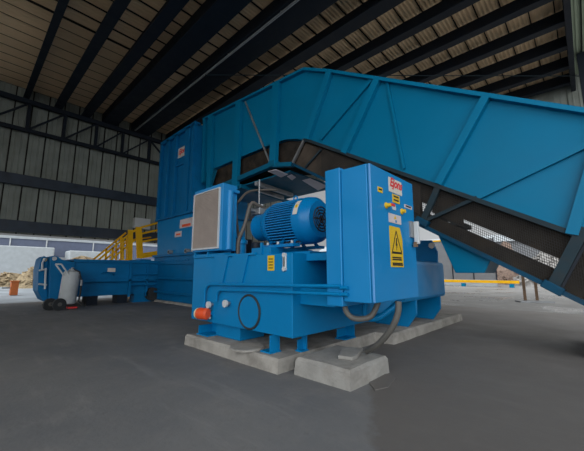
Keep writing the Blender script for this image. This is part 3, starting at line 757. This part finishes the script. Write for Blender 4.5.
# belts
def band(fu, fl, y0, y1, name, mt, xa=-4.35, xb=.55):
    pts = []
    def ln(A, B, X): return A.z+(B.z-A.z)*(X-A.x)/(B.x-A.x)
    for X in (xa, xb):
        zt, zb = ln(botA, botB, X), ln(railA, railB, X)
        pts.append((zt+(zb-zt)*fu, zt+(zb-zt)*fl))
    return MB().prism([(xa, y0, pts[0][0]), (xb, y0, pts[1][0]), (xb, y0, pts[1][1]), (xa, y0, pts[0][1])], (0, y1-y0, 0)).build(name, mt, cv)
band(.0, .48, CYN+.10, 5.9, 'carrying_belt', BELT)
band(.70, .82, CYN+.06, 5.9, 'return_belt', BELT)
band(.70, .99, CYN+.045, CYN+.06, 'skirt', BELT)
band(.46, .62, CYN+.06, CYN+.09, 'belt_skirt', BELT, cp_(430, 200).x, cp_(463, 230).x)
band(.46, .72, CYN+.06, CYN+.09, 'belt_skirt', BELT, -4.3, cp_(420, 200).x)
band(.46, .72, CYN+.06, CYN+.09, 'belt_skirt', BELT, cp_(559, 260).x, .55)
# cross members seen in the gap between the belts
for px, py in ((452, 222), (478, 240), (436, 214)):
    c = cp_(px, py); MB().bar((c.x, 5.1, c.z), (c.x+.0, 5.9, c.z), .1, .06, (0, 0, 1)).build('cross_member', RAILG, cv)
# guard mesh: wires upright and along the slope
b = MB()
def zl(A, B, X): return A.z+(B.z-A.z)*(X-A.x)/(B.x-A.x)
def wire(p, q, t):
    p, q = V(p), V(q); b.bar(p, q, t, .004)
x = -3.85
while x < .5:
    wire((x, CYN, zl(botA, botB, x)), (x, CYN, zl(railA, railB, x)), .0055); x += .023
for k in range(1, 22):
    f = k/22
    pA = V((-4.0, CYN, zl(botA, botB, -4.0)*(1-f)+zl(railA, railB, -4.0)*f)); pB = V((.5, CYN, zl(botA, botB, .5)*(1-f)+zl(railA, railB, .5)*f))
    wire(pA, pB, .005)
b.build('guard_mesh', GUARD, cv, label='dark wire mesh guard')
# solid rusty section of the guard next to the bend
pts = [cp_(*p) for p in ((305, 143), (346, 157), (420, 184), (420, 214), (326, 180), (295, 164))]
MB().prism([p+V((0, .02, 0)) for p in pts], (0, .02, 0)).build('rusty_guard', BRNMESH, cv, label='rusty brown guard sheet at the bend')
# horizontal section: belt and lower beam, end bend cover
bl = [cp_(*p) for p in ((208, 172), (215, 168), (273.6, 143), (285, 139.5), (300, 139.5), (293, 165), (272, 166), (236, 180), (208, 192))]
MB().prism([p+V((0, .12, 0)) for p in bl], (0, .9, 0)).build('carrying_belt', BELT, cv)
MB().bar(cp_(208, 193)+V((0, -.04, 0)), cp_(272, 166)+V((0, -.04, 0)), .12, .12).build('lower_beam', TEALD, cv)
MB().bar(cp_(272, 166)+V((0, -.04, 0)), cp_(294, 165)+V((0, -.04, 0)), .10, .12).build('lower_beam', TEALD, cv)
MB().bar(cp_(217, 170)+V((0, -.04, 0)), cp_(211, 190)+V((0, -.04, 0)), .07, .06).build('brace', TEALD, cv)
b = MB().box(cp_(274, 165).x-.1, cp_(274, 165).x+.12, CYN-.12, CYN+.1, cp_(276, 165).z-.05, cp_(276, 165).z+.1); b.build('drive_bracket', TEALD, cv, .02)
# underside deck with cross channels and pale patches painted as sky light through gaps
zd = 3.33
def dk(px, py, z=zd): return at(px, py, Z=z)
MB().prism([(-8.2, 5.08, zd), (-4.85, 5.08, zd), (-4.2, 5.08, zd-.38), (-4.2, 7.6, zd-.38), (-4.85, 7.6, zd), (-8.2, 7.6, zd)][:2]+[(-4.85, 7.0, zd), (-8.2, 7.0, zd)], (0, 0, .03)).build('underside_deck', TEALD, cv)
for (p, q) in (((256, 181), (292, 193)), ((259, 188), (283, 196)), ((240, 184), (300, 204))):
    a, c = dk(*p), dk(*q); MB().bar(a+V((0, 0, -.06)), c+V((0, 0, -.06)), .09, .1, (0, 0, 1)).build('deck_channel', GALV if p[0] > 250 else TEALD, cv)
for pts in (((268, 171), (276, 169), (288, 174), (281, 177)), ((287, 176), (292, 174), (296, 177), (292, 180)), ((302, 180), (310, 178), (328, 186), (318, 190))):
    MB().prism([dk(*p)+V((0, 0, -.012)) for p in pts], (0, 0, .008)).build('sky_light_patch', SKYPATCH, cv, label='pale patch painted as sky light showing through the deck')
# incline underside plate (blue) at its upper end
MB().prism([(-4.62, CYN+.05, zl(railA, railB, -4.62)), (-3.0, CYN+.05, zl(railA, railB, -3.0)), (-3.0, CYN+.05, zl(railA, railB, -3.0)+.03), (-4.62, CYN+.05, zl(railA, railB, -4.62)+.03)], (0, 1.4, 0)).build('underside_plate', TEALD, cv)
# drip tray hopper under the incline
tr = [cp_(*p) for p in ((436, 232), (455, 273), (484, 273), (491, 259))]
MB().prism([p+V((0, .02, 0)) for p in tr], (0, .7, 0)).build('drip_tray', TEAL, cv, .01)
# tail skid on the floor
MB().box(-.1, .8, 5.1, 6.3, 0, .28).build('tail_skid', DSTEEL, cv)

# ------------------------------------------------------------------ baler
ba = thing('baler', (-9.9, 5.6, .07), 'large dark blue baling press with tall hopper, behind the oil cooler', 'baler')
BY = 4.75
hx0, hx1 = -11.15, -8.65
MB().box(hx0, -7.0, BY, 6.85, .07, 1.55).build('press_body', BLUEB, ba, .01)
for z, h in ((1.5, .08), (.76, .05), (.31, .05)): MB().box(hx0-.02, -6.85, BY-.12, BY, z, z+h).build('flange', BLUEB, ba, .005)
MB().box(hx0, -7, BY-.05, BY, 1.24, 1.5).build('bolt_strip', BLUEB, ba)
b = MB()
for k in range(12): b.cyl((-10.9+.2*k, BY-.05, 1.36), (-10.9+.2*k, BY-.075, 1.36), .025, 6)
b.build('bolts', BLUEB, ba)
# lower hopper funnel: leaning front
fz0, fz1 = 1.58, 2.8
MB().prism([(-11.0, BY-.02, fz0), (-11.15, BY-.02, fz1), (-11.15, 6.8, fz1), (-11.0, 6.8, fz0)], (2.4, 0, 0)).build('funnel', BLUE, ba)
MB().box(hx0-.05, hx1+.1, BY-.10, 6.85, fz1, fz1+.06).build('hopper_rim', BLUEB, ba)
MB().box(hx0, hx1, BY, 6.85, fz1+.06, 5.72).build('hopper', BLUEB, ba)
for x, w in ((hx0+.06, .12), (-10.55, .2), (-9.95, .16), (-9.1, .3), (hx1-.1, .16)):
    MB().box(x-w/2, x+w/2, BY-.1, BY, fz1+.06, 5.72).build('hopper_rib', BLUEB, ba, .005)
MB().box(-10.0, -9.15, BY-.05, BY, 4.55, 4.62).build('hopper_seam', BLUEB, ba)
MB().box(hx0, hx1, BY-.1, BY+.1, 5.66, 5.78).build('top_edge', BLUEB, ba)
# maker's plate on the hopper
q0, q1 = at(177.8, 156, Y=BY-.012), at(188, 146, Y=BY-.012)
z0, z1 = at(177.8, 158.6, Y=BY-.012).z, at(177.8, 149.4, Y=BY-.012).z
mp = MB().box(q0.x, q1.x+.03, BY-.012, BY, z0, z1).build('maker_plate', STICK, ba, label='cream plate with red script')
text('lettering', 'Ejons', (q0.x+.06, BY-.014, z0+.12), (1, 0, 0), (0, 0, 1), .25, RED, mp, .3, .003, .006)
def face_plate(px0, py0, px1, py1, mt, nm, lb, red):
    a, c = at(px0, py0, Y=BY-.025), at(px1, py1, Y=BY-.025)
    o = MB().box(a.x, c.x, BY-.032, BY-.02, c.z, a.z).build(nm, mt, ba, label=lb)
    h = a.z-c.z; MB().box(a.x+(c.x-a.x)*.2, c.x-(c.x-a.x)*.12, BY-.036, BY-.032, c.z+h*red[0], c.z+h*red[1]).build('print', ORG, o)
    return o
face_plate(180.2, 220, 192.3, 226.2, PINK, 'safety_sticker', 'pale sticker with an orange bar', (.12, .4))
face_plate(175.2, 232, 181.3, 236.4, PINK, 'notice_sticker', 'small pale sticker', (.3, .6))
for p in ((170, 252), (187, 251)):
    c = at(*p, Y=BY-.1)
    s_ = MB().cyl((c.x, BY-.02, c.z), (c.x, BY-.16, c.z), .07, 16).build('pin', GALV, ba, smooth=True); MB().cyl((c.x, BY-.16, c.z), (c.x, BY-.165, c.z), .04, 12).build('pin_hole', RUB, s_)
# bale chute towards the camera
CHX = -11.0
MB().box(-12.35, CHX, 2.25, BY, .27, .78).build('chute_lower', BLUEB, ba, .01)
MB().box(-12.35, CHX+.1, 2.25, BY, .74, 1.33).build('chute_upper', BLUEB, ba, .01)
MB().box(-12.4, CHX+.16, 2.25, BY, 1.29, 1.37).build('chute_flange', BLUEB, ba)
MB().box(-12.4, CHX+.14, 2.25, BY, .70, .76).build('chute_flange', BLUEB, ba)
for y in (3.8, 4.35): MB().box(CHX+.1, CHX+.14, y, y+.08, .2, 1.29).build('chute_rib', BLUEB, ba)
for y in (2.7, 3.55): MB().box(-11.5, CHX-.02, y, y+.3, 0, .27).build('chute_foot', DSTEEL, ba)
MB().box(-11.4, CHX-.01, 4.05, BY, .0, .27).build('chute_base', BLUEB, ba)
MB().cyl((-11.1, 4.6, .25), (-10.86, 4.6, .25), .22, 24).build('roller', RUB, ba, smooth=True)
a = at(111.5, 270, X=CHX+.105)
MB().box(CHX+.1, CHX+.108, a.y-.11, a.y+.11, a.z-.06, a.z+.06).build('name_plate', STICK, ba, label='small pale plate on the chute')
for px in (152, 150): pass
for z in (.58, .92):
    MB().tube([(CHX+.17, 3.9, z), (CHX+.17, 4.7, z)], .025).build('tie_rod', BLUEB, ba)
MB().tube([(CHX+.12, 3.0, .95), (CHX+.2, 3.05, 1.0), (CHX+.2, 3.3, .98), (CHX+.12, 3.35, .9)], .015).build('hand_grip', BLUEB, ba)
# end gate plates with lugs
EPX = -10.86
g1 = [at(*p, X=EPX) for p in ((75, 262.5), (62, 259.5), (58, 256.6), (54, 255.6), (51, 257), (50.3, 262), (49.3, 303.5), (72, 300.5), (75, 296))]
MB().prism(g1, (-1.5, 0, 0)).build('end_gate', BLUEB, ba, .01)
MB().cyl(at(54.3, 258.6, X=EPX), at(54.3, 258.6, X=EPX)+V((.03, 0, 0)), .055, 16).build('gate_pin', WHITE, ba, smooth=True, label='pale round pin')
EP2 = -11.15
g2 = [at(*p, X=EP2) for p in ((47.2, 300), (43, 301), (37.8, 291), (38.4, 270), (41, 259), (44.5, 256), (47, 257.5), (48, 262))]
MB().prism(g2, (-.9, 0, 0)).build('gate_arm', BLUEB, ba, .01)
MB().cyl(at(44.7, 259.8, X=EP2), at(44.7, 259.8, X=EP2)+V((.03, 0, 0)), .05, 16).build('gate_pin', CREAM, ba, smooth=True, label='pale yellow round pin')
b = MB()
for p, q in (((39, 270.5), (47, 269)), ((38.5, 284), (47, 285)), ((45.8, 268), (45, 289)), ((42, 270), (42.5, 262)), ((42.5, 262), (45.5, 258.5))):
    b.tube([at(*p, X=EP2+.08), at(*q, X=EP2+.08)], .025)
b.build('gate_handrail', WHITE, ba, label='white tubular handrail')

# ------------------------------------------------------------------ yellow access stair
SX = -12.55
st = thing('access_stair', (SX, 4.2, 0), 'yellow steel stair with handrails and platform beside the baler chute', 'stair')
def sy(px, py, X=SX): return at(px, py, X=X)
for X, nm in ((SX, 'stringer'), (SX-.75, 'stringer')):
    MB().bar((X, 2.2, .28), (X, 4.35, 1.45), .16, .04, (1, 0, 0)).build(nm, YEL, st)
MB().box(SX-.75, SX, 2.1, 2.35, 0, .3).build('lowest_step', YEL, st)
for k in range(6):
    t = (k+.7)/6.5; MB().box(SX-.73, SX-.02, 2.2+2.15*t-.1, 2.2+2.15*t+.1, .28+1.17*t-.02, .28+1.17*t+.02).build('tread', YEL, st)
for X in (SX, SX-.75):
    for (p, q) in (((96, 262), (133, 231)), ((108, 262), (136, 239))):
        a, c = sy(*p), sy(*q); off = V((X-SX, 0, 0))
        MB().bar(a+off, c+off, .06, .05, (1, 0, 0)).build('handrail', YEL, st)
    for (p, q) in (((112, 262), (113, 247.5)), ((123, 260), (123, 240))):
        a, c = sy(*p), sy(*q); off = V((X-SX, 0, 0)); MB().bar(a+off, c+off, .06, .05, (1, 0, 0)).build('baluster', YEL, st)
# platform
P0, P1 = sy(130, 260).y, sy(161, 260).y
MB().box(SX-.8, SX+1.0, P0, BY-.0 if P1 > BY else P1, 1.38, 1.45).build('platform', BLUEB, st)
MB().box(SX-.8, SX, BY, P1, 1.38, 1.45).build('platform', BLUEB, st)
MB().box(SX-.78, SX-.68, P0+.1, P0+.2, 0, 1.38).build('leg', YEL, st); MB().box(SX-.78, SX-.68, P1-.2, P1-.1, 0, 1.38).build('leg', YEL, st); MB().box(SX-.1, SX-.0, P0+.1, P0+.2, 0, 1.38).build('leg', YEL, st)
for p, q, w in (((129.5, 262), (130.5, 230), .17), ((140, 258), (138.5, 227), .22), ((160, 256), (160.5, 234), .13)):
    MB().bar(sy(*p), sy(*q), w, .07, (1, 0, 0)).build('post', YEL, st)
MB().bar(sy(160.5, 234), sy(157.5, 230), .08, .06, (1, 0, 0)).build('post', YEL, st)
for p, q in (((133, 231.5), (140, 228)), ((139, 228), (158, 222.8)), ((140, 234), (158, 230)), ((140, 242), (160, 238.5))):
    MB().bar(sy(*p), sy(*q), .075, .05, (1, 0, 0)).build('handrail', YEL, st)
MB().bar(sy(140, 256), sy(160, 253), .2, .03, (1, 0, 0)).build('toe_board', YEL, st)
for px in (128, 134, 148): 
    MB().bar(sy(px, 258)+V((-.7, 0, 0)), sy(px, 236)+V((-.7, 0, 0)), .09, .06, (1, 0, 0)).build('post', YEL, st)
MB().bar(sy(128, 240)+V((-.7, 0, 0)), sy(158, 236)+V((-.7, 0, 0)), .06, .05, (1, 0, 0)).build('handrail', YEL, st)

# ------------------------------------------------------------------ wheeled fire extinguisher
fx, fy = -10.38, 2.09
fe = thing('wheeled_extinguisher', (fx, fy, 0), 'white wheeled fire extinguisher standing before the chute end plate', 'extinguisher')
MB().lathe((fx, fy, .12), (-.01, .055, 1), [(0, .12), (.03, .19), (.06, .205), (.82, .205), (.88, .18), (.92, .08), (.96, .06)], 28).build('cylinder', WHITED, fe, smooth=True)
MB().cyl((fx-.01, fy+.055, 1.04), (fx-.01, fy+.055, 1.12), .035, 12).build('valve', GALV, fe, smooth=True)
for dx, dy in ((-.02, -.36), (.2, -.20)):
    w_ = MB().lathe((fx+dx, fy+dy, .155), (.95, .22, 0), [(-.035, .10), (-.035, .155), (.035, .155), (.035, .10)], 24).build('wheel', RUB, fe, smooth=True)
    MB().lathe((fx+dx, fy+dy, .155), (.95, .22, 0), [(-.045, .05), (.045, .05)], 16).build('hub', HOSE, w_, smooth=True)
MB().cyl((fx-.02, fy-.36, .155), (fx+.2, fy-.20, .155), .02, 8).build('axle', DSTEEL, fe)
hh = MB()
for dx in (-.02, .16):
    hh.tube([(fx+.08+dx*.5, fy-.1+dx*.5, .85), (fx+.1+dx*.5, fy-.2+dx*.6, 1.0), (fx+.1+dx*.5, fy-.34+dx*.6, 1.2)], .022)
hh.tube([(fx+.09, fy-.355, 1.2), (fx+.18, fy-.24, 1.2)], .022)
hh.build('handle', WHITE, fe, smooth=True)
MB().tube([(fx+.02, fy+.05, 1.08), (fx+.1, fy+.2, 1.0), (fx+.1, fy+.27, .75), (fx+.1, fy+.27, .4), (fx+.12, fy+.24, .2), (fx+.1, fy+.35, .1), (fx+.1, fy+.42, .06)], .022).build('hose', RUB, fe, smooth=True)
MB().cyl((fx+.1, fy+.27, .78), (fx+.1, fy+.27, .62), .03, 10).build('nozzle', GALV, fe, smooth=True)
MB().box(fx-.1, fx+.15, fy+.02, fy+.22, .02, .06).build('base_bar', RED, fe, label='red base bar')

# roof wire and distant cable
wa, wb = at(205, 75, Z=6.93), at(579, 76, Z=6.93)
w = MB().tube([wa+V((0, .06, .1)), wa, wb, wb+V((.05, 0, .02))], .012, 6).build('guy_wire', RAILG)
tag(w, 'thin wire strung below the roof above the conveyor', 'wire')

# ------------------------------------------------------------------ daylight
wd = bpy.data.worlds.new('sky'); sc.world = wd; wd.use_nodes = True
N, L = wd.node_tree.nodes, wd.node_tree.links
bg = N['Background']
tc = N.new('ShaderNodeTexCoord')
dt = N.new('ShaderNodeVectorMath'); dt.operation = 'DOT_PRODUCT'
dt.inputs[1].default_value = V((.15, -.92, .34)).normalized()
L.new(tc.outputs['Generated'], dt.inputs[0])
mr = N.new('ShaderNodeMapRange'); mr.inputs[1].default_value = 0; mr.inputs[2].default_value = 1
mr.inputs[3].default_value = .66; mr.inputs[4].default_value = 3.9; mr.interpolation_type = 'SMOOTHSTEP'
L.new(dt.outputs['Value'], mr.inputs[0])
bg.inputs['Color'].default_value = (.93, .97, 1.0, 1)
# sky strength cut towards the left, added to darken that end of the hall
d2 = N.new('ShaderNodeVectorMath'); d2.operation = 'DOT_PRODUCT'; d2.inputs[1].default_value = (1, 0, 0)
L.new(tc.outputs['Generated'], d2.inputs[0])
m2 = N.new('ShaderNodeMapRange'); m2.inputs[1].default_value = -.95; m2.inputs[2].default_value = -.25
m2.inputs[3].default_value = .3; m2.inputs[4].default_value = 1
L.new(d2.outputs['Value'], m2.inputs[0])
mu = N.new('ShaderNodeMath'); mu.operation = 'MULTIPLY'
L.new(mr.outputs[0], mu.inputs[0]); L.new(m2.outputs[0], mu.inputs[1])
L.new(mu.outputs[0], bg.inputs['Strength'])

sc.view_settings.view_transform = 'Standard'
sc.view_settings.look = 'None'
sc.view_settings.gamma = 1
sc.view_settings.use_curve_mapping = False
sc.view_settings.exposure = -.2
